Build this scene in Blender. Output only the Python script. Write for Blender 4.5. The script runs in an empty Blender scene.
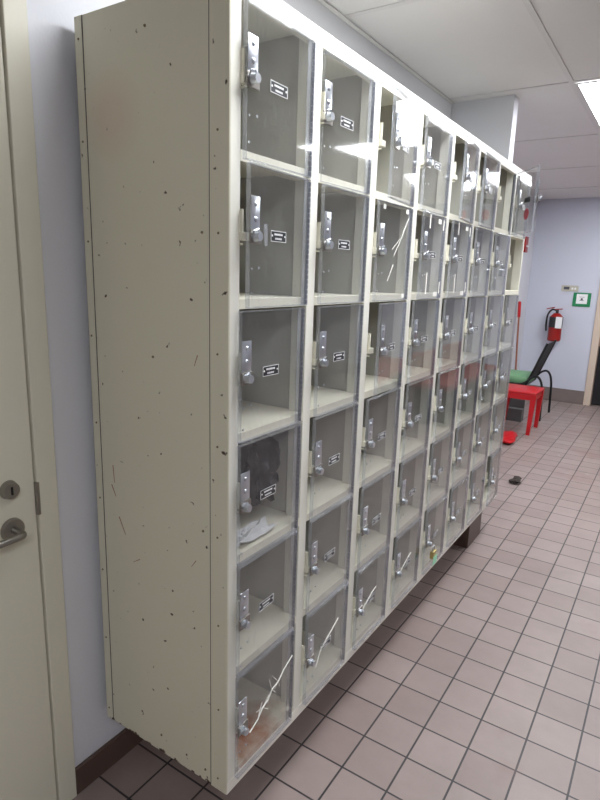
import bpy, bmesh, math, random
from mathutils import Vector, Matrix
random.seed(7)
SC = bpy.context.scene
COL = SC.collection
PI = math.pi

# ------------------------------------------------------------------ measures
W = 0.3175            # locker column pitch
H = 0.2987            # locker row pitch
ZB = 0.2103           # underside of the lockers
Z0 = ZB + 0.03        # lowest compartment
TOP = 2.0687
DEP = 0.4618
T = 0.1524            # floor tile
OX, OY = 0.2594, 0.7413
XW = -0.495           # wall behind the lockers
CEIL = 2.505
YF = 7.0              # far wall
XR = 4.3
YB = -5.2
XA = -0.90            # alcove wall past the pillar
YP = 2.56             # pillar

# ------------------------------------------------------------------ materials
def new_mat(name):
    m = bpy.data.materials.new(name); m.use_nodes = True
    nt = m.node_tree; nt.nodes.clear()
    out = nt.nodes.new('ShaderNodeOutputMaterial')
    return m, nt, out
def N(nt, t, **kw):
    n = nt.nodes.new(t)
    for k, v in kw.items():
        if k.startswith('i_'): n.inputs[k[2:].replace('_', ' ')].default_value = v
        else: setattr(n, k, v)
    return n
def L(nt, a, b): nt.links.new(a, b)
def rgb(r, g, b):
    f = lambda c: (c / 255 / 12.92) if c / 255 <= 0.04045 else ((c / 255 + 0.055) / 1.055) ** 2.4
    return (f(r), f(g), f(b), 1)

def pbr(name, col, rough=0.5, metal=0.0, var=0.06, nscale=6, bump=0.0, bscale=120, spots=None, spec=0.5):
    """plain surface with a little noise in colour and relief; spots=(colour, scale, threshold)"""
    m, nt, out = new_mat(name)
    b = N(nt, 'ShaderNodeBsdfPrincipled'); L(nt, b.outputs[0], out.inputs[0])
    b.inputs['Roughness'].default_value = rough; b.inputs['Metallic'].default_value = metal
    b.inputs['Specular IOR Level'].default_value = spec
    tc = N(nt, 'ShaderNodeTexCoord')
    nz = N(nt, 'ShaderNodeTexNoise'); nz.inputs['Scale'].default_value = nscale; nz.inputs['Detail'].default_value = 5
    L(nt, tc.outputs['Object'], nz.inputs['Vector'])
    mx = N(nt, 'ShaderNodeMix', data_type='RGBA')
    mx.inputs[6].default_value = tuple(c * (1 - var) for c in col[:3]) + (1,)
    mx.inputs[7].default_value = tuple(min(1, c * (1 + var)) for c in col[:3]) + (1,)
    L(nt, nz.outputs[0], mx.inputs[0])
    src = mx.outputs[2]
    if spots:
        for sc_, ssc, th in (spots if isinstance(spots, list) else [spots]):
            n2 = N(nt, 'ShaderNodeTexNoise'); n2.inputs['Scale'].default_value = ssc; n2.inputs['Detail'].default_value = 3
            L(nt, tc.outputs['Object'], n2.inputs['Vector'])
            rp = N(nt, 'ShaderNodeMapRange'); rp.inputs[1].default_value = th; rp.inputs[2].default_value = th + 0.05
            L(nt, n2.outputs[0], rp.inputs[0])
            m2 = N(nt, 'ShaderNodeMix', data_type='RGBA'); m2.inputs[7].default_value = sc_
            L(nt, rp.outputs[0], m2.inputs[0]); L(nt, src, m2.inputs[6]); src = m2.outputs[2]
    L(nt, src, b.inputs['Base Color'])
    if bump:
        n3 = N(nt, 'ShaderNodeTexNoise'); n3.inputs['Scale'].default_value = bscale; n3.inputs['Detail'].default_value = 3
        L(nt, tc.outputs['Object'], n3.inputs['Vector'])
        bp = N(nt, 'ShaderNodeBump'); bp.inputs['Strength'].default_value = bump; bp.inputs['Distance'].default_value = 0.004
        L(nt, n3.outputs[0], bp.inputs['Height']); L(nt, bp.outputs[0], b.inputs['Normal'])
    return m

def clear_mat(name, haze=0.035, tint=(0.975, 0.978, 0.982), rough=0.05, f0=0.045, scratch=0.05):
    """clear acrylic sheet: see-through, reflecting more at grazing angles, slightly scuffed"""
    m, nt, out = new_mat(name)
    geo = N(nt, 'ShaderNodeNewGeometry')
    dot = N(nt, 'ShaderNodeVectorMath', operation='DOT_PRODUCT')
    L(nt, geo.outputs['Incoming'], dot.inputs[0]); L(nt, geo.outputs['Normal'], dot.inputs[1])
    ab = N(nt, 'ShaderNodeMath', operation='ABSOLUTE'); L(nt, dot.outputs['Value'], ab.inputs[0])
    om = N(nt, 'ShaderNodeMath', operation='SUBTRACT', use_clamp=True); om.inputs[0].default_value = 1; L(nt, ab.outputs[0], om.inputs[1])
    pw = N(nt, 'ShaderNodeMath', operation='POWER'); pw.inputs[1].default_value = 5; L(nt, om.outputs[0], pw.inputs[0])
    fr = N(nt, 'ShaderNodeMath', operation='MULTIPLY_ADD'); fr.inputs[1].default_value = 0.9; fr.inputs[2].default_value = f0
    L(nt, pw.outputs[0], fr.inputs[0])
    tr = N(nt, 'ShaderNodeBsdfTransparent'); tr.inputs[0].default_value = (*tint, 1)
    gl = N(nt, 'ShaderNodeBsdfGlossy'); gl.inputs['Roughness'].default_value = rough
    tc = N(nt, 'ShaderNodeTexCoord')
    nz = N(nt, 'ShaderNodeTexNoise'); nz.inputs['Scale'].default_value = 9; nz.inputs['Detail'].default_value = 4
    L(nt, tc.outputs['Object'], nz.inputs['Vector'])
    bp = N(nt, 'ShaderNodeBump'); bp.inputs['Strength'].default_value = 0.14; bp.inputs['Distance'].default_value = 0.002
    n4 = N(nt, 'ShaderNodeTexNoise'); n4.inputs['Scale'].default_value = 5; n4.inputs['Detail'].default_value = 1
    L(nt, tc.outputs['Object'], n4.inputs['Vector'])
    L(nt, n4.outputs[0], bp.inputs['Height']); L(nt, bp.outputs[0], gl.inputs['Normal'])
    df = N(nt, 'ShaderNodeBsdfDiffuse'); df.inputs[0].default_value = (0.80, 0.82, 0.87, 1)
    # scuffs: haze grows in cloudy patches and fine streaks
    mp = N(nt, 'ShaderNodeMapping'); mp.inputs['Scale'].default_value = (1, 14, 3); mp.inputs['Rotation'].default_value = (0.5, 0, 0)
    L(nt, tc.outputs['Object'], mp.inputs[0])
    n5 = N(nt, 'ShaderNodeTexNoise'); n5.inputs['Scale'].default_value = 9; n5.inputs['Detail'].default_value = 6
    L(nt, mp.outputs[0], n5.inputs['Vector'])
    mr = N(nt, 'ShaderNodeMapRange'); mr.inputs[1].default_value = 0.56; mr.inputs[2].default_value = 0.72
    mr.inputs[3].default_value = 0; mr.inputs[4].default_value = scratch
    L(nt, n5.outputs[0], mr.inputs[0])
    hz = N(nt, 'ShaderNodeMath', operation='MULTIPLY_ADD'); hz.inputs[1].default_value = haze; L(nt, nz.outputs[0], hz.inputs[0]); L(nt, mr.outputs[0], hz.inputs[2])
    m1 = N(nt, 'ShaderNodeMixShader'); L(nt, hz.outputs[0], m1.inputs[0]); L(nt, tr.outputs[0], m1.inputs[1]); L(nt, df.outputs[0], m1.inputs[2])
    m2 = N(nt, 'ShaderNodeMixShader'); L(nt, fr.outputs[0], m2.inputs[0]); L(nt, m1.outputs[0], m2.inputs[1]); L(nt, gl.outputs[0], m2.inputs[2])
    L(nt, m2.outputs[0], out.inputs[0])
    return m

def emit_mat(name, col, s):
    m, nt, out = new_mat(name)
    e = N(nt, 'ShaderNodeEmission'); e.inputs[0].default_value = col; e.inputs[1].default_value = s
    L(nt, e.outputs[0], out.inputs[0]); return m

def tile_mat():
    m, nt, out = new_mat('quarry_tile_floor')
    b = N(nt, 'ShaderNodeBsdfPrincipled'); L(nt, b.outputs[0], out.inputs[0])
    tc = N(nt, 'ShaderNodeTexCoord')
    mp = N(nt, 'ShaderNodeMapping'); mp.inputs['Location'].default_value = (-OX + 0.0025 + T * 60, -OY + 0.0025 + T * 60, 0)
    L(nt, tc.outputs['Object'], mp.inputs[0])
    br = N(nt, 'ShaderNodeTexBrick', offset=0.0, squash=1.0)
    br.inputs['Scale'].default_value = 1; br.inputs['Brick Width'].default_value = T; br.inputs['Row Height'].default_value = T
    br.inputs['Mortar Size'].default_value = 0.0033; br.inputs['Mortar Smooth'].default_value = 0.15; br.inputs['Bias'].default_value = 0
    br.inputs['Color1'].default_value = rgb(142, 126, 121); br.inputs['Color2'].default_value = rgb(153, 138, 133)
    br.inputs['Mortar'].default_value = rgb(56, 51, 53)
    L(nt, mp.outputs[0], br.inputs['Vector'])
    nz = N(nt, 'ShaderNodeTexNoise'); nz.inputs['Scale'].default_value = 3.0; nz.inputs['Detail'].default_value = 8; nz.inputs['Roughness'].default_value = 0.7
    L(nt, tc.outputs['Object'], nz.inputs['Vector'])
    mr = N(nt, 'ShaderNodeMapRange'); mr.inputs[1].default_value = 0.3; mr.inputs[2].default_value = 0.7; mr.inputs[3].default_value = 0.86; mr.inputs[4].default_value = 1.06
    L(nt, nz.outputs[0], mr.inputs[0])
    mu = N(nt, 'ShaderNodeVectorMath', operation='SCALE'); L(nt, br.outputs['Color'], mu.inputs[0]); L(nt, mr.outputs[0], mu.inputs['Scale'])
    # pale scuffs and spilt specks
    mp2 = N(nt, 'ShaderNodeMapping'); mp2.inputs['Scale'].default_value = (1, 0.5, 1); L(nt, tc.outputs['Object'], mp2.inputs[0])
    n2 = N(nt, 'ShaderNodeTexNoise'); n2.inputs['Scale'].default_value = 7; n2.inputs['Detail'].default_value = 4
    L(nt, mp2.outputs[0], n2.inputs['Vector'])
    m3 = N(nt, 'ShaderNodeMapRange'); m3.inputs[1].default_value = 0.70; m3.inputs[2].default_value = 0.76; m3.inputs[4].default_value = 0.45
    L(nt, n2.outputs[0], m3.inputs[0])
    mx = N(nt, 'ShaderNodeMix', data_type='RGBA'); mx.inputs[7].default_value = rgb(215, 208, 210)
    L(nt, m3.outputs[0], mx.inputs[0]); L(nt, mu.outputs[0], mx.inputs[6])
    # rusty smears
    n6 = N(nt, 'ShaderNodeTexNoise'); n6.inputs['Scale'].default_value = 2.3; n6.inputs['Detail'].default_value = 6
    mp6 = N(nt, 'ShaderNodeMapping'); mp6.inputs['Location'].default_value = (3.3, 1.9, 5); L(nt, tc.outputs['Object'], mp6.inputs[0]); L(nt, mp6.outputs[0], n6.inputs['Vector'])
    m7 = N(nt, 'ShaderNodeMapRange'); m7.inputs[1].default_value = 0.62; m7.inputs[2].default_value = 0.74; m7.inputs[4].default_value = 0.4
    L(nt, n6.outputs[0], m7.inputs[0])
    mx2 = N(nt, 'ShaderNodeMix', data_type='RGBA'); mx2.inputs[7].default_value = rgb(120, 84, 76)
    L(nt, m7.outputs[0], mx2.inputs[0]); L(nt, mx.outputs[2], mx2.inputs[6])
    L(nt, mx2.outputs[2], b.inputs['Base Color'])
    b.inputs['Roughness'].default_value = 0.42
    b.inputs['Specular IOR Level'].default_value = 0.4
    bp = N(nt, 'ShaderNodeBump', invert=True); bp.inputs['Strength'].default_value = 0.6; bp.inputs['Distance'].default_value = 0.002
    L(nt, br.outputs['Fac'], bp.inputs['Height']); L(nt, bp.outputs[0], b.inputs['Normal'])
    return m

def panel_mat():
    """cream enamel with a faint red smudge, fine scratches and grime near its foot"""
    m = pbr('cream_enamel_panel', rgb(215, 211, 190), 0.42, 0, 0.03, 3, 0.05, 60,
            spots=[(rgb(140, 120, 92), 22, 0.80), (rgb(190, 174, 146), 5, 0.76)])
    nt = m.node_tree
    b = [n for n in nt.nodes if n.type == 'BSDF_PRINCIPLED'][0]
    src = b.inputs['Base Color'].links[0].from_socket
    tc = N(nt, 'ShaderNodeTexCoord')
    # faint round red stain
    vm = N(nt, 'ShaderNodeVectorMath', operation='DISTANCE'); vm.inputs[1].default_value = (-0.355, 0, 1.64)
    L(nt, tc.outputs['Object'], vm.inputs[0])
    mr = N(nt, 'ShaderNodeMapRange'); mr.inputs[1].default_value = 0.03; mr.inputs[2].default_value = 0.11; mr.inputs[3].default_value = 0.2; mr.inputs[4].default_value = 0
    L(nt, vm.outputs['Value'], mr.inputs[0])
    mx = N(nt, 'ShaderNodeMix', data_type='RGBA'); mx.inputs[7].default_value = rgb(208, 150, 132)
    L(nt, mr.outputs[0], mx.inputs[0]); L(nt, src, mx.inputs[6])
    # chipped paint along the foot
    sp = N(nt, 'ShaderNodeSeparateXYZ'); L(nt, tc.outputs['Object'], sp.inputs[0])
    mz = N(nt, 'ShaderNodeMapRange'); mz.inputs[1].default_value = 0; mz.inputs[2].default_value = 0.012; mz.inputs[3].default_value = 0.22; mz.inputs[4].default_value = 0
    L(nt, sp.outputs['Z'], mz.inputs[0])
    nz = N(nt, 'ShaderNodeTexNoise'); nz.inputs['Scale'].default_value = 40; L(nt, tc.outputs['Object'], nz.inputs['Vector'])
    ad = N(nt, 'ShaderNodeMath', operation='ADD'); L(nt, mz.outputs[0], ad.inputs[0]); L(nt, nz.outputs[0], ad.inputs[1])
    st = N(nt, 'ShaderNodeMapRange'); st.inputs[1].default_value = 0.70; st.inputs[2].default_value = 0.74
    L(nt, ad.outputs[0], st.inputs[0])
    mx2 = N(nt, 'ShaderNodeMix', data_type='RGBA'); mx2.inputs[7].default_value = rgb(70, 52, 38)
    L(nt, st.outputs[0], mx2.inputs[0]); L(nt, mx.outputs[2], mx2.inputs[6])
    L(nt, mx2.outputs[2], b.inputs['Base Color'])
    return m

def floor_pan_mat():
    m = pbr('cream_shelf_stained', rgb(214, 208, 188), 0.5, 0, 0.04, 5, 0, 1)
    nt = m.node_tree
    b = [n for n in nt.nodes if n.type == 'BSDF_PRINCIPLED'][0]
    src = b.inputs['Base Color'].links[0].from_socket
    tc = N(nt, 'ShaderNodeTexCoord')
    vm = N(nt, 'ShaderNodeVectorMath', operation='DISTANCE'); vm.inputs[1].default_value = (-0.07, 0.14, 0.05)
    nz = N(nt, 'ShaderNodeTexNoise'); nz.inputs['Scale'].default_value = 22; nz.inputs['Detail'].default_value = 4
    L(nt, tc.outputs['Object'], vm.inputs[0]); L(nt, tc.outputs['Object'], nz.inputs['Vector'])
    ad = N(nt, 'ShaderNodeMath', operation='MULTIPLY_ADD'); ad.inputs[1].default_value = -0.16; L(nt, nz.outputs[0], ad.inputs[0]); L(nt, vm.outputs['Value'], ad.inputs[2])
    mr = N(nt, 'ShaderNodeMapRange'); mr.inputs[1].default_value = -0.06; mr.inputs[2].default_value = 0.06; mr.inputs[3].default_value = 1.0; mr.inputs[4].default_value = 0
    L(nt, ad.outputs[0], mr.inputs[0])
    mx = N(nt, 'ShaderNodeMix', data_type='RGBA'); mx.inputs[7].default_value = rgb(160, 88, 36)
    L(nt, mr.outputs[0], mx.inputs[0]); L(nt, src, mx.inputs[6]); L(nt, mx.outputs[2], b.inputs['Base Color'])
    return m

M = {}
M['cream'] = pbr('cream_enamel', rgb(230, 228, 216), 0.4, 0, 0.03, 4, 0.04, 60, spots=(rgb(170, 150, 120), 60, 0.80))
M['panel'] = panel_mat()
M['inner'] = pbr('olive_grey_inner_steel', rgb(182, 180, 170), 0.5, 0, 0.05, 4)
M['shelf'] = pbr('cream_shelf', rgb(222, 218, 200), 0.45, 0, 0.03, 5)
M['shelf_stain'] = floor_pan_mat()
M['clear'] = clear_mat('clear_acrylic')
M['clear_edge'] = clear_mat('clear_acrylic_fold', haze=0.26, tint=(0.93, 0.94, 0.96), rough=0.15, f0=0.08, scratch=0.1)
M['hinge'] = pbr('blue_grey_hinge', rgb(112, 116, 126), 0.4, 0.4, 0.15, 60)
M['steel'] = pbr('zinc_plated_steel', rgb(190, 194, 200), 0.28, 0.85, 0.1, 30)
M['satin'] = pbr('satin_steel', rgb(150, 146, 140), 0.32, 0.9, 0.05, 20)
M['darksteel'] = pbr('dull_dark_steel', rgb(66, 66, 66), 0.4, 0.7, 0.1, 30)
M['black'] = pbr('black_enamel', rgb(20, 20, 24), 0.4, 0, 0.1, 20)
M['white'] = pbr('white_print', rgb(235, 235, 235), 0.5, 0, 0.02, 20)
M['tape'] = pbr('white_tape', rgb(238, 236, 228), 0.7, 0, 0.03, 20)
M['wall'] = pbr('lavender_white_paint', rgb(214, 215, 220), 0.55, 0, 0.02, 2, 0.12, 140)
M['farwall'] = pbr('lavender_paint', rgb(202, 205, 218), 0.55, 0, 0.02, 2, 0.12, 140)
M['doorpaint'] = pbr('beige_door_paint', rgb(214, 210, 192), 0.45, 0, 0.02, 3, 0.05, 40, spots=(rgb(168, 158, 128), 18, 0.74))
M['ceil'] = pbr('ceiling_tile', rgb(222, 220, 220), 0.9, 0, 0.03, 5, 0.2, 200)
M['tbar'] = pbr('ceiling_grid_metal', rgb(214, 212, 212), 0.6, 0, 0.02, 5)
M['base'] = pbr('brown_cove_tile', rgb(84, 66, 58), 0.4, 0, 0.15, 8)
M['basefar'] = pbr('taupe_cove_tile', rgb(122, 110, 106), 0.5, 0, 0.12, 8)
M['floor'] = tile_mat()
M['red'] = pbr('red_plastic', rgb(182, 20, 28), 0.35, 0, 0.08, 10)
M['redpaint'] = pbr('red_extinguisher_paint', rgb(150, 24, 18), 0.3, 0, 0.08, 10)
M['green'] = pbr('sage_green_vinyl', rgb(112, 158, 116), 0.5, 0, 0.08, 10)
M['greenframe'] = pbr('green_plastic', rgb(20, 130, 80), 0.5, 0, 0.05, 10)
M['dark'] = pbr('dark_tube', rgb(30, 34, 36), 0.35, 0.3, 0.1, 10)
M['sling'] = pbr('black_mesh_back', rgb(38, 40, 42), 0.7, 0, 0.1, 40)
M['grey'] = pbr('dark_grey_plastic', rgb(92, 92, 92), 0.6, 0, 0.1, 10)
M['tan'] = pbr('tan_door_leaf', rgb(176, 150, 128), 0.5, 0, 0.05, 5)
M['jamb'] = pbr('pale_tan_jamb', rgb(208, 190, 172), 0.5, 0, 0.04, 5)
M['bag'] = pbr('black_bin_liner', rgb(24, 25, 30), 0.3, 0, 0.2, 20)
M['paper'] = pbr('grey_white_paper', rgb(200, 200, 200), 0.7, 0, 0.1, 20)
M['plate'] = pbr('ivory_plate', rgb(186, 182, 166), 0.5, 0, 0.04, 20)
M['leaf'] = pbr('dark_brown_scrap', rgb(44, 34, 30), 0.8, 0, 0.3, 60)
M['wood'] = pbr('brown_wood_handle', rgb(158, 104, 84), 0.5, 0, 0.1, 20)
M['green_tag'] = pbr('pale_green_tag', rgb(150, 214, 176), 0.5, 0, 0.1, 20)
M['brass'] = pbr('brass_padlock', rgb(190, 170, 110), 0.3, 0.8, 0.1, 20)
M['ink'] = pbr('grey_print', rgb(70, 70, 80), 0.6, 0, 0.1, 20)
M['light'] = emit_mat('fluorescent_diffuser', (0.93, 0.96, 1.0, 1), 11.0)

# ------------------------------------------------------------------ mesh helpers
class MB:
    def __init__(s): s.bm = bmesh.new()
    def box(s, x0, x1, y0, y1, z0, z1, bev=0, mat=None):
        r = bmesh.ops.create_cube(s.bm, size=1)
        vs = r['verts']
        bmesh.ops.transform(s.bm, matrix=Matrix.Translation(((x0+x1)/2, (y0+y1)/2, (z0+z1)/2)) @ Matrix.Diagonal((abs(x1-x0), abs(y1-y0), abs(z1-z0), 1)), verts=vs)
        if mat is not None: bmesh.ops.transform(s.bm, matrix=mat, verts=vs)
        if bev:
            es = list({e for v in vs for e in v.link_edges})
            bmesh.ops.bevel(s.bm, geom=es, offset=bev, segments=2, profile=0.5, affect='EDGES')
        return s
    def cyl(s, p, q, r, r2=None, seg=16):
        p, q = Vector(p), Vector(q); d = q - p
        rr = bmesh.ops.create_cone(s.bm, cap_ends=True, segments=seg, radius1=r, radius2=r if r2 is None else r2, depth=d.length)
        m = Matrix.Translation((p+q)/2) @ d.to_track_quat('Z', 'Y').to_matrix().to_4x4()
        bmesh.ops.transform(s.bm, matrix=m, verts=rr['verts'])
        return s
    def sph(s, c, r, sc=(1, 1, 1)):
        rr = bmesh.ops.create_uvsphere(s.bm, u_segments=14, v_segments=8, radius=r)
        bmesh.ops.transform(s.bm, matrix=Matrix.Translation(c) @ Matrix.Diagonal((*sc, 1)), verts=rr['verts'])
        return s
    def tube(s, pts, r, seg=8, closed=False, smooth=0):
        P = [Vector(p) for p in pts]
        for _ in range(smooth):
            Q = [P[0]]
            for a, b in zip(P, P[1:]): Q += [a*.75+b*.25, a*.25+b*.75]
            Q.append(P[-1]); P = Q
        rings = []
        n = len(P); up = Vector((0.123, 0.31, 0.94))
        for i in range(n):
            if closed: d = P[(i+1) % n] - P[i-1]
            else: d = P[min(i+1, n-1)] - P[max(i-1, 0)]
            d.normalize()
            a = d.cross(up).normalized(); b = d.cross(a).normalized()
            rings.append([s.bm.verts.new(P[i] + r*(math.cos(2*PI*k/seg)*a + math.sin(2*PI*k/seg)*b)) for k in range(seg)])
        m = n if closed else n-1
        for i in range(m):
            A, B = rings[i], rings[(i+1) % n]
            for k in range(seg): s.bm.faces.new((A[k], A[(k+1) % seg], B[(k+1) % seg], B[k]))
        if not closed: s.bm.faces.new(rings[0][::-1]); s.bm.faces.new(rings[-1])
        return s
    def build(s, name, mat, parent=None, smooth=False, loc=None, bevel=0):
        bmesh.ops.recalc_face_normals(s.bm, faces=s.bm.faces)
        me = bpy.data.meshes.new(name); s.bm.to_mesh(me); s.bm.free()
        me.materials.append(mat)
        if smooth:
            for p in me.polygons: p.use_smooth = True
        o = bpy.data.objects.new(name, me); COL.objects.link(o)
        if parent: o.parent = parent
        if loc: o.location = loc
        if smooth:
            md = o.modifiers.new('split', 'EDGE_SPLIT'); md.split_angle = math.radians(40)
        return o
def tag(o, label, cat, group=None, kind=None):
    if label: o['label'] = label
    if cat: o['category'] = cat
    if group: o['group'] = group
    if kind: o['kind'] = kind
    return o
def empty(name, loc, label, cat, group=None, rz=0):
    o = bpy.data.objects.new(name, None); COL.objects.link(o); o.location = loc; o.rotation_euler = (0, 0, rz)
    o.empty_display_size = 0.1
    return tag(o, label, cat, group)
def struct(name, mb, mat):
    o = mb.build(name, mat); o['kind'] = 'structure'; return o
def copy_part(o, parent):
    c = o.copy(); COL.objects.link(c); c.parent = parent
    for ch in o.children: copy_part(ch, c)
    return c

# ------------------------------------------------------------------ the room
struct('floor', MB().box(-1.1, XR+.1, YB-.1, YF+.1, -0.1, 0), M['floor'])
struct('ceiling', MB().box(-1.1, XR+.1, YB-.1, YF+.1, CEIL, CEIL+0.1), M['ceil'])
# wall behind the lockers, with the opening of the door left in it
DY1 = -0.158; DY0 = DY1 - 0.92; DH = 2.10
struct('wall_left', MB().box(XW-0.1, XW, DY1+.055, YP, 0, CEIL).box(XW-0.1, XW, YB, DY0-.055, 0, CEIL).box(XW-0.1, XW, DY0-.055, DY1+.055, DH+.055, CEIL), M['wall'])
struct('wall_pillar', MB().box(XW-0.42, -0.14, YP, YP+0.09, 0, CEIL), M['wall'])
struct('wall_alcove', MB().box(XA-0.1, XA, YP+.09, YF, 0, CEIL), M['wall'])
struct('wall_right', MB().box(XR, XR+0.1, YB, YF, 0, CEIL), M['wall'])
struct('wall_near', MB().box(XW-.1, XR, YB-0.1, YB, 0, CEIL), M['wall'])
FD0, FD1, FDH = 0.0, 0.92, 2.02
struct('wall_far', MB().box(XA-.1, FD0-.08, YF, YF+0.1, 0, CEIL).box(FD1+.08, XR, YF, YF+.1, 0, CEIL).box(FD0-.08, FD1+.08, YF, YF+.1, FDH+.06, CEIL), M['farwall'])
struct('baseboard_left', MB().box(XW, XW+0.012, DY1+.056, YP, 0, 0.088, .003), M['base'])
struct('baseboard_alcove', MB().box(XA, XA+0.012, YP+.09, YF-.012, 0, 0.15, .003), M['basefar'])
struct('baseboard_far', MB().box(XA, FD0-.081, YF-0.012, YF, 0, 0.17, .003).box(FD1+.081, XR, YF-.012, YF, 0, .17), M['basefar'])
struct('baseboard_pillar', MB().box(-0.14, -0.128, YP, YP+.09, 0, 0.17, .003), M['base'])
# ceiling grid
GX = [-0.451 + 0.6096*k for k in range(8)]
GY = [2.478 + 1.2192*k for k in range(-5, 4)]
g = MB()
for x in GX[1:]: g.box(x-.012, x+.012, YB, YF, CEIL-.004, CEIL-.0005)
for y in GY: g.box(-1.0, XR, y-.012, y+.012, CEIL-.0035, CEIL-.0005)
struct('trim_1', g, M['tbar'])
struct('trim_2', MB().box(XW, XW+.02, YB, YP-.001, CEIL-.008, CEIL-.0045), M['tbar'])

# door at left, its frame and hardware
def left_door():
    fr = MB()
    xf = XW + 0.012
    fr.box(XW-.1, xf, DY1, DY1+.055, 0, DH+.055, .002).box(XW-.1, xf, DY0-.055, DY0, 0, DH+.055, .002).box(XW-.1, xf, DY0, DY1, DH, DH+.055, .002)
    struct('door_1_frame', fr, M['doorpaint']).name = 'trim_3'
    d = MB().box(XW-.045, XW+.004, DY0+.003, DY1-.003, 0.006, DH-.003, .0015).build('door_1', M['doorpaint']); d['kind'] = 'structure'
    x = XW + .004
    yr, zr = -0.226, 0.886
    MB().cyl((x, yr, zr), (x+.010, yr, zr), .029, .027, 24).build('lever_rose', M['satin'], d, True)
    MB().tube([(x+.004, yr, zr), (x+.035, yr, zr), (x+.052, yr, zr), (x+.055, yr-.02, zr), (x+.055, yr-.07, zr), (x+.052, yr-.12, zr)], .0088, 10, smooth=2).build('lever_handle', M['satin'], d, True)
    zc = 0.988
    lk = MB().cyl((x, yr, zc), (x+.014, yr, zc), .0235, .020, 24).build('lock_cylinder', M['satin'], d, True)
    MB().box(x+.014, x+.0165, yr-.002, yr+.002, zc-.010, zc+.010).build('keyhole', M['black'], lk)
    MB().box(x-.006, x+.0095, DY1-.004, DY1+.005, .902, .988, .001).build('strike_plate', M['satin'], d)
left_door()

# far door: pale jamb, tan leaf with black kick plate
def far_door():
    fr = MB().box(FD0-.08, FD0, YF-.03, YF+.1, 0, FDH+.06, .003).box(FD1, FD1+.08, YF-.03, YF+.1, 0, FDH+.06, .003).box(FD0, FD1, YF-.03, YF+.1, FDH, FDH+.06, .003)
    struct('trim_4', fr, M['jamb'])
    d = MB().box(FD0+.003, FD1-.003, YF+.03, YF+.07, .008, FDH-.003).build('door_2', M['tan']); d['kind'] = 'structure'
    MB().box(FD0+.006, FD1-.006, YF+.024, YF+.03, .012, .75).build('kick_plate', M['black'], d)
    MB().box(FD0+.02, FD0+.10, YF-.0, YF+.03, .98, 1.14, .004).build('door_latch', M['black'], d)
far_door()

# ------------------------------------------------------------------ ceiling lights
def ceiling_light(x0, y0, label, cat='ceiling light', group=None):
    x1, y1 = x0+.6096, y0+1.2192
    e = empty('ceiling_light', ((x0+x1)/2, (y0+y1)/2, CEIL), label, cat, group)
    hx, hy = .3048-.013, .6096-.013
    f = MB().box(-hx, -hx+.014, -hy, hy, -.010, -.0045).box(hx-.014, hx, -hy, hy, -.010, -.0045).box(-hx+.014, hx-.014, -hy, -hy+.014, -.010, -.0045).box(-hx+.014, hx-.014, hy-.014, hy, -.010, -.0045)
    f.build('frame', M['tbar'], e)
    MB().box(-hx+.014, hx-.014, -hy+.014, hy-.014, -.008, -.0045).build('diffuser', M['light'], e)
ceiling_light(GX[1], GY[5], 'bright fluorescent ceiling panel at the right edge of the ceiling')
for (i, j, dy) in [(1, 3, 0), (1, 7, 0), (3, 5, .6096), (3, 1, 0)]:  # last panel, behind the camera, is added to brighten side panel and left door
    ceiling_light(GX[i], GY[j]+dy, 'fluorescent ceiling panel assumed outside the view', group='fluorescent ceiling panels out of view')

# ------------------------------------------------------------------ locker cabinets
PH = 0.018     # half of a post
OPEN0, OPEN1 = PH, W-PH
SH = 0.022     # shelf face height
DT = 0.0025    # acrylic thickness
DXF = 0.015    # door front plane
HU = 0.272    # hinge line inside a column

def door_sheet(width, name='door'):
    """shallow clear tray, local origin on the hinge line, closed along -Y"""
    hgt0, hgt1 = 0.003, 0.296
    m = MB()
    y0, y1 = -width, -0.001
    m.box(DXF-DT, DXF, y0, y1, hgt0, hgt1, .0008)
    return m, y0, y1, hgt0, hgt1

def door_folds(y0, y1, h0, h1):
    m = MB()
    xb = 0.0028
    m.box(xb, DXF-DT-.0001, y0, y0+DT, h0, h1)
    m.box(xb, DXF-DT-.0001, y0+DT, y1, h1-DT, h1)
    m.box(xb, DXF-DT-.0001, y0+DT, y1, h0, h0+DT)
    m.box(xb-.0002, xb+.0018, y1-.014, y1, h0+DT, h1-DT)
    return m

# shared small parts, made once and copied onto every door
def label_plate(y, z):
    X = DXF
    lab = MB().box(X, X+.0012, y-.031, y+.031, z-.0115, z+.0115, .0004).build('label_plate', M['black'])
    p = MB(); x0, x1 = X+.0012, X+.0016
    for a, b, c, d in ((-.031, .031, .0104, .0115), (-.031, .031, -.0115, -.0104), (-.031, -.0296, -.010, .010), (.0296, .031, -.010, .010)):
        p.box(x0, x1, y+a, y+b, z+c, z+d)
    # rivet heads at both ends and two worn lines of print
    for sy in (-1, 1): p.cyl((X+.001, y+sy*.0255, z+.001), (X+.002, y+sy*.0255, z+.001), .0022, seg=10)
    rr = random.Random(3)
    yy = -.017
    while yy < .016:
        w = rr.uniform(.0022, .0042); p.box(x0, x1, y+yy, y+yy+w, z+.0022, z+.0062); yy += w+.0012
    yy = -.013
    while yy < .011:
        w = rr.uniform(.0012, .003); p.box(x0, x1, y+yy, y+yy+w, z-.0068, z-.0030); yy += w+.0016
    return lab, p.build('print', M['white'])

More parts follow.
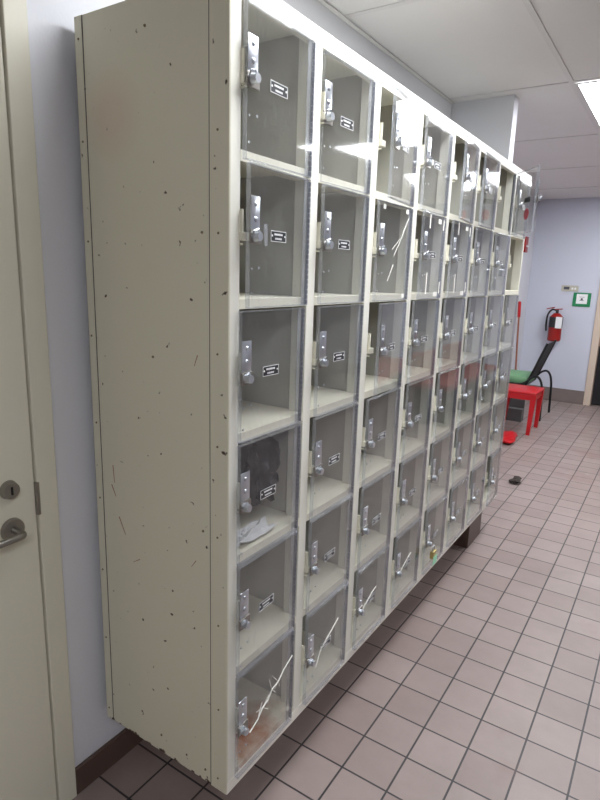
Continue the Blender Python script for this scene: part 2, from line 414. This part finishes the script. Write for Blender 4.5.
PROTO = bpy.data.objects.new('proto', None)   # never linked
def mk(mb, name, mat, smooth=False):
    o = mb.build(name, mat, None, smooth); COL.objects.unlink(o); return o
def proto_door():
    m, y0, y1, h0, h1 = door_sheet(0.2460)
    door = mk(m, 'door', M['clear'])
    f = mk(door_folds(y0, y1, h0, h1), 'folded_edge', M['clear_edge']); f.parent = door
    u = lambda uu: uu - HU           # column coordinate -> door coordinate
    # hasp strap with two rivets
    hs = mk(MB().box(DXF, DXF+.0022, u(.024), u(.056), .165, .232, .0008)
            .sph((DXF+.002, u(.040), .216), .0052, (.6, 1, 1)).sph((DXF+.002, u(.040), .186), .0062, (.6, 1, 1)), 'hasp_strap', M['steel'], True); hs.parent = door
    kn = mk(MB().box(DXF, DXF+.004, u(.020), u(.060), .136, .164, .001), 'latch_plate', M['satin']); kn.parent = door
    k2 = mk(MB().cyl((DXF+.004, u(.034), .151), (DXF+.020, u(.034), .151), .0105, .009, 18)
            .tube([(DXF+.010, u(.018), .150), (DXF+.016, u(.016), .161), (DXF+.016, u(.030), .166), (DXF+.012, u(.038), .160)], .0022, 6), 'turn_knob', M['steel'], True); k2.parent = door
    l, pr = label_plate(u(.130), .157)
    COL.objects.unlink(l); COL.objects.unlink(pr); l.parent = door; pr.parent = door
    # small fixing studs
    for (a, b) in ((.030, .085), (.055, .088), (.030, .035)):
        s = mk(MB().cyl((DXF, u(a), b), (DXF+.002, u(a), b), .0025, seg=8), 'stud', M['steel']); s.parent = door
    # piano hinge: knuckles and leaf
    hg = MB()
    for k in range(24):
        z = .006 + k*.012
        hg.cyl((.0075, -.0005+.004, z), (.0075, -.0005+.004, z+.0098), .0032, seg=8)
    hg.box(.0010, .0030, .003, .013, .004, .294)
    h = mk(hg, 'piano_hinge', M['hinge'], False); h.parent = door
    return door
PD = proto_door()

def link_tree(src, parent, skip=()):
    c = src.copy(); COL.objects.link(c); c.parent = parent
    for ch in src.children:
        if ch.name.split('.')[0] in skip: continue
        d = ch.copy(); COL.objects.link(d); d.parent = c
    return c

STAPLE = mk(MB().tube([(-.004, .020, .135), (.008, .020, .135), (.008, .020, .135)], .002, 6)
            .box(-.006, .0075, .0205, .0245, .160, .205).box(-.020, -.0035, .0185, .0235, .128, .210)
            .box(-.006, .0095, .0185, .045, .143, .160, .001), 'lock_staple', M['shelf'])
# a latch tab with a round hole, shows when a door is open
KEEP = mk(MB().box(-.006, -.003, .0185, .047, .150, .170), 'keeper_tab', M['shelf'])

AJAR = {(3, 1): 7, (5, 1): 7, (7, 1): 37, (3, 3): 5.5, (4, 2): 3, (8, 6): 3, (6, 1): 2.5, (1, 1): 0.0, (1, 2): 2.5, (2, 1): -2.5, (5, 2): 1.5}
NODOOR = {(8, 2)}
HASLABEL_OFF = {(1, 6), (3, 2), (5, 4)}

def cabinet(c0, n, label, yoff=0.0):
    """n columns of six, starting at overall column index c0 (0-based)"""
    Y0 = c0*W
    e = empty('locker_cabinet', (0, Y0, ZB), label, 'lockers')
    zt = TOP-ZB
    z0 = Z0-ZB
    A, B = (0.0, n*W)
    g = 0.0006
    # outer shell
    sp = MB()
    sp.box(-DEP, -.0, A+g, A+.0025, 0, zt)
    s1 = sp.build('side_panel', M['panel'] if c0 == 0 else M['cream'], e)
    s1.location = (0, 0, 0)
    MB().box(-DEP, 0, B-.0025, B-g, 0, zt).build('side_panel', M['cream'], e)
    MB().box(-DEP, -DEP+.002, A+.0025, B-.0025, .002, zt-.002).build('back_panel', M['inner'], e)
    MB().box(-DEP, 0, A+.0025, B-.0025, zt-.0025, zt, 0).build('top_panel', M['cream'], e)
    MB().box(-DEP, -.002, A+.0025, B-.0025, 0, .0025).build('bottom_panel', M['cream'], e)
    # front frame: uprights and the two long rails
    ff = MB()
    for k in range(n+1):
        ya = k*W-PH; yb = k*W+PH
        if k == 0: ya, yb = A+.0025, A+(.034 if c0 == 0 else PH)
        if k == n: yb = B-.0025
        ff.box(-.045, .0, ya, yb, .0026, zt-.0026, .0012)
    ff.box(-.02, .0006, A+.0005, B-.0005, 0, z0+SH*.0+.004, .0008)
    ff.box(-.02, .0006, A+.0005, B-.0005, z0+6*H, zt+.001, .0008)
    ff.build('front_frame', M['cream'], e)
    for k in range(1, n):
        MB().box(-DEP+.003, -.046, k*W-.0015, k*W+.0015, .003, zt-.003).build('divider', M['inner'], e)
    if n:
        for (yy, s_) in ((A+.0045, 1), (B-.0045, -1)):
            MB().box(-DEP+.003, -.046, yy-.0012, yy+.0012, .003, zt-.003).build('side_liner', M['inner'], e)
    for k in range(n):
        col = c0+k+1
        ylo = k*W+PH+.0004; yhi = (k+1)*W-PH-.0004
        if k == 0 and c0 == 0: ylo = .0344
        for r in range(6):         # r = 0 is the lowest compartment
            row = 6-r
            zz = z0+r*H
            sm = M['shelf_stain'] if (row == 6 and col == 1) else M['shelf']
            s = MB().box(-.0445, -.0008, ylo, yhi, zz+.004 if r == 0 else zz-.0, zz+SH, .0006)
            s.box(-DEP+.003, -.0445, k*W+.006, (k+1)*W-.006, zz+SH-.003, zz+SH)
            s.build('shelf', sm, e)
            st = STAPLE.copy(); COL.objects.link(st); st.parent = e; st.location = (0, k*W + (.012 if col == 1 else 0), zz)
            if (col, row) in NODOOR: continue
            skip = ()
            d = link_tree(PD, e, ('label_plate', 'print') if (col, row) in HASLABEL_OFF else ())
            d.location = (0, k*W+HU+(.010 if (col == 1 and row < 3) else 0), zz)
            a = AJAR.get((col, row), random.Random(col*10+row).uniform(0, .4))
            d.rotation_euler = (0, 0, math.radians(a))
            if (col, row) in AJAR and a > 2:
                d['label'] = 'clear door standing ajar'
            extras(col, row, d)
    return e

def strip(y0, z0, y1, z1, w, name, mat, parent, X=DXF, t=.0006):
    """a thin band stuck on a door from one point to another"""
    a = Vector((0, y0, z0)); b = Vector((0, y1, z1)); d = b-a; ln = d.length
    ang = math.atan2(d.z, d.y)
    m = MB().box(X, X+t, 0, ln, -w/2, w/2, 0, Matrix.Translation((0, y0, z0)) @ Matrix.Rotation(ang, 4, 'X'))
    return m.build(name, mat, parent)

def extras(col, row, d):
    u = lambda uu: uu-HU
    if row == 2 and col in (4, 5):
        for (y, za, zb) in ((.080, .245, .292), (.236, .248, .285), (.083, .022, .095), (.236, .022, .064)):
            strip(u(y), za, u(y), zb, .010, 'tape_or_glint', M['tape'], d)
        for (ya, yb, z) in ((.170, .205, .276), (.170, .215, .020)):
            strip(u(ya), z, u(yb), z, .016, 'tape_or_glint', M['tape'], d)
    if row == 2 and col == 3:
        for (y, z) in ((.052, .280), (.220, .281), (.225, .018)): strip(u(y-.009), z, u(y+.009), z, .013, 'tape_or_glint', M['tape'], d)
        strip(u(.195), .215, u(.235), .262, .0025, 'scratch', M['tape'], d)
        strip(u(.100), .065, u(.135), .115, .0025, 'scratch', M['tape'], d)
        strip(u(.135), .140, u(.200), .215, .0018, 'scratch', M['tape'], d)
        strip(u(.120), .160, u(.175), .195, .0015, 'scratch', M['tape'], d)
    if row == 6 and col == 1:
        pts = [(.070, .113), (.105, .128), (.125, .150), (.150, .158), (.165, .178), (.195, .184), (.220, .205), (.262, .225)]
        m = MB(); m.tube([(DXF+.0008, u(a), b) for a, b in pts], .0016, 5)
        rr = random.Random(5)
        for a, b in pts[1:6]:
            for s in range(3):
                m.tube([(DXF+.0008, u(a), b), (DXF+.0008, u(a+rr.uniform(-.03, .03)), b+rr.uniform(-.03, .045))], .0008, 5)
        m.build('crack', M['tape'], d)['label'] = 'white jagged crack'
    if row == 6 and col == 2:
        m = MB(); m.tube([(DXF+.0008, u(a), b) for a, b in [(.075, .105), (.100, .150), (.130, .168), (.160, .180), (.205, .205)]], .0016, 5)
        m.build('crack', M['tape'], d)['label'] = 'white jagged crack'
    if row == 6 and col in (3, 4):
        m = MB(); m.tube([(DXF+.0020, u(a), b) for a, b in [(.060, .145), (.095, .162), (.130, .178), (.160, .186)]], .0014, 5)
        m.build('crack', M['tape'], d)['label'] = 'white jagged crack'
    if row == 2 and col == 1:
        strip(u(.080), .180, u(.083), .135, .013, 'tape_or_glint', M['clear_edge'], d)  # small bright streak of reflected light, put in as a milky strip
    if (col, row) == (7, 1):
        pts = MB().cyl((DXF, u(.125), .092), (DXF+.0008, u(.125), .092), .026, seg=20)
        pts.build('red_sticker', pbr('faded_red_sticker', rgb(222, 96, 110), .5), d)['label'] = 'round red sticker'

cab1 = cabinet(0, 3, 'cream metal locker bank of three columns nearest the camera, with clear doors')
cab2 = cabinet(3, 5, 'cream metal locker bank of five columns farther away, with clear doors')
# the near side: overlapping strips, seams and rivets
MB().box(-.052, -.0005, -.0012, .0004, .0, TOP-ZB, .0003).build('corner_strip', M['panel'], cab1)
MB().box(-DEP-.001, -DEP+.024, -.0012, .0004, .0, TOP-ZB, .0003).build('corner_strip', M['panel'], cab1)
MB().box(-.0548, -.0524, -.0002, .0005, 0, TOP-ZB).build('seam', M['darksteel'], cab1)
MB().box(-DEP+.0245, -DEP+.0265, -.0002, .0005, 0, TOP-ZB).build('seam', M['darksteel'], cab1)
rp = mk(MB().cyl((0, .0005, 0), (0, -.0022, 0), .0034, .0022, 8), 'rivet', M['wood'])
rp.data.materials.clear(); rp.data.materials.append(pbr('rusty_rivet', rgb(122, 108, 84), .6, .2, .3, 60))
for i, x in enumerate((-.028, -.235, -DEP+.012, -.075)):
    for k in range(9 if i != 1 else 3):
        z = (.035 + k*.222) if i != 1 else (.055, 1.12, 1.80)[k]
        if i == 3 and k % 3: continue
        c = rp.copy(); COL.objects.link(c); c.parent = cab1; c.location = (x+random.uniform(-.003, .003), -.0006 if i in (0, 2) else .0002, min(z, TOP-ZB-.02)+random.uniform(-.02, .02)*(k > 0 and z < 1.7))
for (a, b, c_, d_) in ((-.400, .745, -.385, .715), (-.392, .80, -.388, .752), (-.10, .62, -.115, .60), (-.30, .56, -.325, .545), (-.375, .66, -.352, .615), (-.09, 1.12, -.10, 1.095)):
    pa, pb = Vector((a, -.0001, b)), Vector((c_, -.0001, d_))
    MB().cyl(pa, pb, .0011, .0006, 6).build('scratch', M['wood'], cab1)
# underside support of the far bank and wall battens
MB().box(-.17, -.04, 5*W-3*0-.38, 5*W-.135, -ZB, -.0005, .003).build('support_leg', M['base'], cab2)
MB().box(XW+.0005, -DEP-.0005, .12, 3*W-.12, 1.2, 1.27).build('wall_batten', M['inner'], cab1)
MB().box(XW+.0005, -DEP-.0005, .12, 5*W-.12, 1.2, 1.27).build('wall_batten', M['inner'], cab2)
cab2['label'] = cab2['label']

# ------------------------------------------------------------------ things in and on the lockers
def crumple(name, mat, loc, size, label, cat, seed, strength=.5, sub=3, group=None, smooth=True):
    bm = bmesh.new()
    bmesh.ops.create_icosphere(bm, subdivisions=sub, radius=1)
    rr = random.Random(seed)
    dirs = [(Vector((rr.gauss(0, 1), rr.gauss(0, 1), rr.gauss(0, 1))).normalized(), rr.uniform(-strength, strength*.6)) for _ in range(22)]
    for v in bm.verts:
        n = v.co.normalized(); f = 1
        for d, a in dirs: f += a*max(0, n.dot(d))**14
        f += rr.uniform(-.035, .035) + .10*math.sin(n.x*9+seed)*math.cos(n.z*8+n.y*7) + .06*math.sin(n.y*17+n.x*13)
        v.co = Vector((n.x*size[0], n.y*size[1], n.z*size[2]))*f
    mz = min(v.co.z for v in bm.verts)
    for v in bm.verts: v.co.z -= mz
    me = bpy.data.meshes.new(name); bm.to_mesh(me); bm.free(); me.materials.append(mat)
    if smooth:
        for p in me.polygons: p.use_smooth = True
    o = bpy.data.objects.new(name, me); COL.objects.link(o); o.location = loc
    return tag(o, label, cat, group)
zs4 = Z0+2*H+SH+.0005
crumple('plastic_bag', M['bag'], (-.150, .232, zs4), (.135, .050, .128), 'crumpled black plastic bag inside the fourth door down of the nearest column', 'bag', 11, .38, sub=4, smooth=False)
def sheets(name, mat, x0, x1, y0, y1, z, label, cat, seed):
    """loosely crumpled paper with some thickness"""
    bm = bmesh.new(); rr = random.Random(seed); nx, ny = 9, 9
    ph = [rr.uniform(0, 6) for _ in range(4)]
    def hh(i, j): return .012+.010*math.sin(i*.9+ph[0])*math.cos(j*.8+ph[1])+.006*math.sin(i*1.7+j+ph[2])
    top = [[bm.verts.new((x0+(x1-x0)*i/nx+rr.uniform(-.003, .003), y0+(y1-y0)*j/ny+rr.uniform(-.003, .003), z+max(.002, hh(i, j)))) for j in range(ny+1)] for i in range(nx+1)]
    bot = [[bm.verts.new((v.co.x, v.co.y, v.co.z-.0014)) for v in r] for r in top]
    for i in range(nx):
        for j in range(ny):
            bm.faces.new((top[i][j], top[i+1][j], top[i+1][j+1], top[i][j+1])); bm.faces.new((bot[i][j+1], bot[i+1][j+1], bot[i+1][j], bot[i][j]))
    for i in range(nx):
        bm.faces.new((top[i][0], bot[i][0], bot[i+1][0], top[i+1][0])); bm.faces.new((top[i+1][ny], bot[i+1][ny], bot[i][ny], top[i][ny]))
    for j in range(ny):
        bm.faces.new((top[0][j+1], bot[0][j+1], bot[0][j], top[0][j])); bm.faces.new((top[nx][j], bot[nx][j], bot[nx][j+1], top[nx][j+1]))
    bmesh.ops.recalc_face_normals(bm, faces=bm.faces)
    me = bpy.data.meshes.new(name); bm.to_mesh(me); bm.free(); me.materials.append(mat)
    o = bpy.data.objects.new(name, me); COL.objects.link(o)
    return tag(o, label, cat)
sheets('crumpled_paper', M['paper'], -.072, -.01, .06, .21, zs4, 'crumpled grey-white paper in front of the black bag in the nearest column', 'paper', 2)

def padlock(x, y, z, mat, label, tagged=False):
    e = empty('padlock', (x, y, z), label, 'padlock')
    MB().box(-.009, .009, -.019, .019, 0, .034, .003).build('body', mat, e)
    MB().tube([(0, -.012, .030), (0, -.012, .048), (0, -.006, .056), (0, .006, .056), (0, .012, .048), (0, .012, .030)], .0028, 8, smooth=1).build('shackle', M['steel'], e, True)
    if tagged: MB().box(.009, .0105, -.022, .024, -.026, .012, .0006).build('tag', M['green_tag'], e)["label"] = 'pale green tag'
padlock(DXF+.030, 6*W+.045, Z0+4*H+.093, M['steel'], 'silver padlock hanging on a door of the second row from the top')
padlock(DXF+.030, 4*W+.040, Z0+.090, M['brass'], 'small padlock with a pale green tag on a bottom row door', True)

# ------------------------------------------------------------------ far end of the room
def stool():
    e = empty('plastic_stool', (-.45, 5.18, 0), 'red plastic stool standing in front of the black chair with the green seat', 'stool')
    s = MB().box(-.20, .17, -.20, .21, .405, .432, .012).build('seat', M['red'], e, True)
    MB().box(-.185, .155, -.192, -.180, .352, .408).box(-.185, .155, .190, .202, .352, .408).box(-.190, -.178, -.185, .195, .352, .408).box(.148, .160, -.185, .195, .352, .408).build('apron', M['red'], e)
    for sx, sy in ((-1, -1), (-1, 1), (1, -1), (1, 1)):
        tx = .142 if sx > 0 else -.168; bx = .130 if sx > 0 else -.205
        ty = .17*sy; by = .19*sy
        bm = bmesh.new()
        rings = []
        for (cx, cy, cz, r) in ((bx, by, 0, .017), ((bx+tx)/2, (by+ty)/2, .2, .021), (tx, ty, .408, .027)):
            rings.append([bm.verts.new((cx+a*r, cy+b*r, cz)) for a, b in ((-1, -1), (1, -1), (1, 1), (-1, 1))])
        for A, B in zip(rings, rings[1:]):
            for k in range(4): bm.faces.new((A[k], A[(k+1) % 4], B[(k+1) % 4], B[k]))
        bm.faces.new(rings[0][::-1]); bm.faces.new(rings[-1])
        m = MB(); m.bm.free(); m.bm = bm; m.build('leg', M['red'], e)
stool()
def chair():
    e = empty('cafe_chair', (-.60, 5.92, 0), 'black tube framed chair with green seat and leaning dark mesh back', 'chair')
    MB().box(-.27, .08, -.23, .23, .385, .475, .03).build('seat', M['green'], e, True)
    MB().box(-.26, .07, -.22, .22, .368, .3845).build('seat_pan', M['dark'], e)
    for s in (-1, 1):
        y = .265*s
        MB().tube([(-.28, y, .008), (-.27, y, .30), (-.24, y, .376), (-.05, y, .377), (.06, y, .40), (.13, y, .485), (.20, y, .50), (.245, y, .40), (.255, y, .2), (.26, y, .008)], .013, 8, smooth=2).build('leg_frame', M['dark'], e, True)
        MB().tube([(.06, .245*s, .372), (.10, .245*s, .46), (.24, .245*s, .86)], .012, 8, smooth=1).build('back_tube', M['dark'], e, True)
    b = MB().box(-.006, .006, -.233, .233, .02, .44, .004, Matrix.Translation((.085, 0, .43)) @ Matrix.Rotation(math.radians(19.3), 4, 'Y'))
    b.build('backrest', M['sling'], e)
    MB().cyl((-.23, -.26, .372), (-.23, .26, .372), .009).cyl((.05, -.26, .372), (.05, .26, .372), .009).build('crossbar', M['dark'], e, True)
chair()
# low dark step box in the shade behind the stool
e = empty('step_box', (-.67, 5.62-.16, 0), 'low dark grey step under and behind the red stool', 'step')
MB().box(-.2, .17, .03, .12, 0, .14, .004).build('lower_step', M['grey'], e)
MB().box(-.2, .17, .1205, .14, 0, .26, .004).build('upper_step', M['grey'], e)

crumple('cloth', M['red'], (-.455, 4.62, 0), (.10, .24, .030), 'crumpled red cloth lying on the floor by the end of the lockers', 'cloth', 4, .6, smooth=False)
crumple('leaf_scrap', M['leaf'], (-.085, 3.47, 0), (.042, .075, .016), 'small dark crumpled scrap lying on the floor tiles past the lockers', 'scrap', 9, .7, 3, smooth=False)

def extinguisher():
    e = empty('fire_extinguisher', (-.505, YF-.10, .79), 'red fire extinguisher with black hose hanging on the far wall', 'fire extinguisher')
    b = MB().cyl((0, 0, 0), (0, 0, .29), .078, seg=28); b.cyl((0, 0, .29), (0, 0, .335), .078, .035, 28).cyl((0, 0, -.012), (0, 0, 0), .066, .078, 28)
    b.build('cylinder', M['redpaint'], e, True)
    MB().cyl((0, 0, .16), (0, 0, .29), .0795, seg=28).build('label_band', M['darksteel'], e, True)
    MB().cyl((0, 0, .335), (0, 0, .38), .018, seg=14).build('valve', M['darksteel'], e, True)
    MB().box(-.01, .10, -.012, .012, .375, .388, .003, Matrix.Rotation(math.radians(-6), 4, 'Y')).box(-.03, .07, -.012, .012, .395, .407, .003, Matrix.Rotation(math.radians(-14), 4, 'Y')).build('lever', M['redpaint'], e)
    MB().tube([(-.01, 0, .37), (-.06, -.01, .385), (-.105, -.02, .32), (-.11, -.02, .2), (-.10, -.02, .11)], .011, 8, smooth=2).build('hose', M['black'], e, True)
    MB().box(.01, .085, -.090, -.088, .155, .295, .0005).build('paper_tag', M['white'], e)
    MB().box(-.035, .035, .0785, .0995, .05, .30, .003).build('wall_bracket', M['darksteel'], e)
extinguisher()
def frame_sign():
    e = empty('framed_notice', (-.257, YF, 1.302), 'small white notice in a green frame beside the far door', 'notice')
    h, w = .084, .100
    MB().box(-w, w, -.012, -.0005, -h, h, .002).build('frame', M['greenframe'], e)
    MB().box(-w+.038, w-.038, -.0135, -.0121, -h+.034, h-.016).build('notice_paper', M['white'], e)
    MB().box(-.030, .030, -.0142, -.0136, .030, .034).box(-.024, .024, -.0142, -.0136, -.012, -.006).box(-.012, .012, -.0142, -.0136, -.004, .018).build('print', M['ink'], e)
frame_sign()
e = empty('wall_plate', (-.408, YF, 1.433), 'ivory plate with grey marks on the far wall above the extinguisher', 'wall plate')
MB().box(-.097, .097, -.010, -.0005, -.036, .036, .002).build('plate', M['plate'], e)
MB().box(-.070, -.005, -.0115, -.0101, -.014, .020).build('display', M['ink'], e)
MB().box(.02, .04, -.0125, -.0101, -.012, .012).box(.052, .072, -.0125, -.0101, -.012, .012).build('button', M['white'], e)
e = empty('fire_alarm_box', (XA, 6.45, 1.93), 'red fire alarm box on the alcove wall past the lockers', 'alarm')
MB().box(.0005, .045, -.06, .06, -.09, .09, .004).build('housing', M['redpaint'], e)
MB().box(.0455, .06, -.035, .035, -.03, -.01, .003).build('pull_bar', M['white'], e)

def broom():
    e = empty('broom', (-.82, 6.37, 0), 'brown broom handle with red top leaning against the alcove wall', 'broom')
    a, b = Vector((.03, 0, .12)), Vector((-.015, -.02, 1.08))
    MB().cyl(a, b, .011, seg=10).build('handle', M['wood'], e, True)
    d = (b-a).normalized()
    MB().cyl(b, b+d*.17, .019, seg=12).sph(b+d*.17, .019).build('grip', M['red'], e, True)
    MB().box(-.02, .06, -.14, .14, .07, .125, .006).build('head', M['red'], e)
    MB().box(-.02, .06, -.135, .135, .0, .07, .002).build('bristles', M['dark'], e)
broom()

e = empty('bench', (1.25, 5.5, 0), 'red bench across the aisle, beyond the right edge, mirrored in the clear doors', 'bench')
dull = pbr('dull_red_vinyl', rgb(136, 62, 58), .6, 0, .1, 10)
MB().box(-.24, .24, -.9, .9, .40, .47, .02).build('seat', dull, e)
MB().box(.19, .25, -.9, .9, .4705, .74, .02).build('backrest', dull, e)
for y in (-.75, 0, .75): MB().box(-.20, .20, y-.03, y+.03, 0, .3995, .004).build('leg', M['dark'], e)

# ------------------------------------------------------------------ camera
cam = bpy.data.cameras.new('camera'); co = bpy.data.objects.new('camera', cam); COL.objects.link(co)
cam.sensor_fit = 'VERTICAL'; cam.sensor_height = 24; cam.lens = 574.4157/800*24; cam.clip_start = .02
R = ((0.8345493572530316, 0.5500534894663244, 0.031121199115280634), (0.14410917362970363, -0.16342546331338462, -0.9759737004738166), (-0.5317517431886959, 0.8189830747131576, -0.21565436918610656))
X, Yd, Zf = Vector(R[0]), Vector(R[1]), Vector(R[2])
m = Matrix((X, -Yd, -Zf)).transposed().to_4x4(); m.translation = Vector((0.7897, -0.9327, 1.5152))
co.matrix_world = m
SC.camera = co

# ------------------------------------------------------------------ world and view
w = bpy.data.worlds.new('World'); SC.world = w; w.use_nodes = True
w.node_tree.nodes['Background'].inputs[0].default_value = (0.5, 0.52, 0.6, 1); w.node_tree.nodes['Background'].inputs[1].default_value = 0.1
SC.view_settings.view_transform = 'Standard'; SC.view_settings.look = 'None'
SC.view_settings.gamma = 1; SC.view_settings.use_curve_mapping = False
SC.view_settings.exposure = 0.82
SC.cycles.transparent_max_bounces = 24
SC.cycles.max_bounces = 10
for o in bpy.data.objects:
    if o.name.startswith('proto'): bpy.data.objects.remove(o)
for o in [o for o in bpy.data.objects if not o.users_collection]: pass
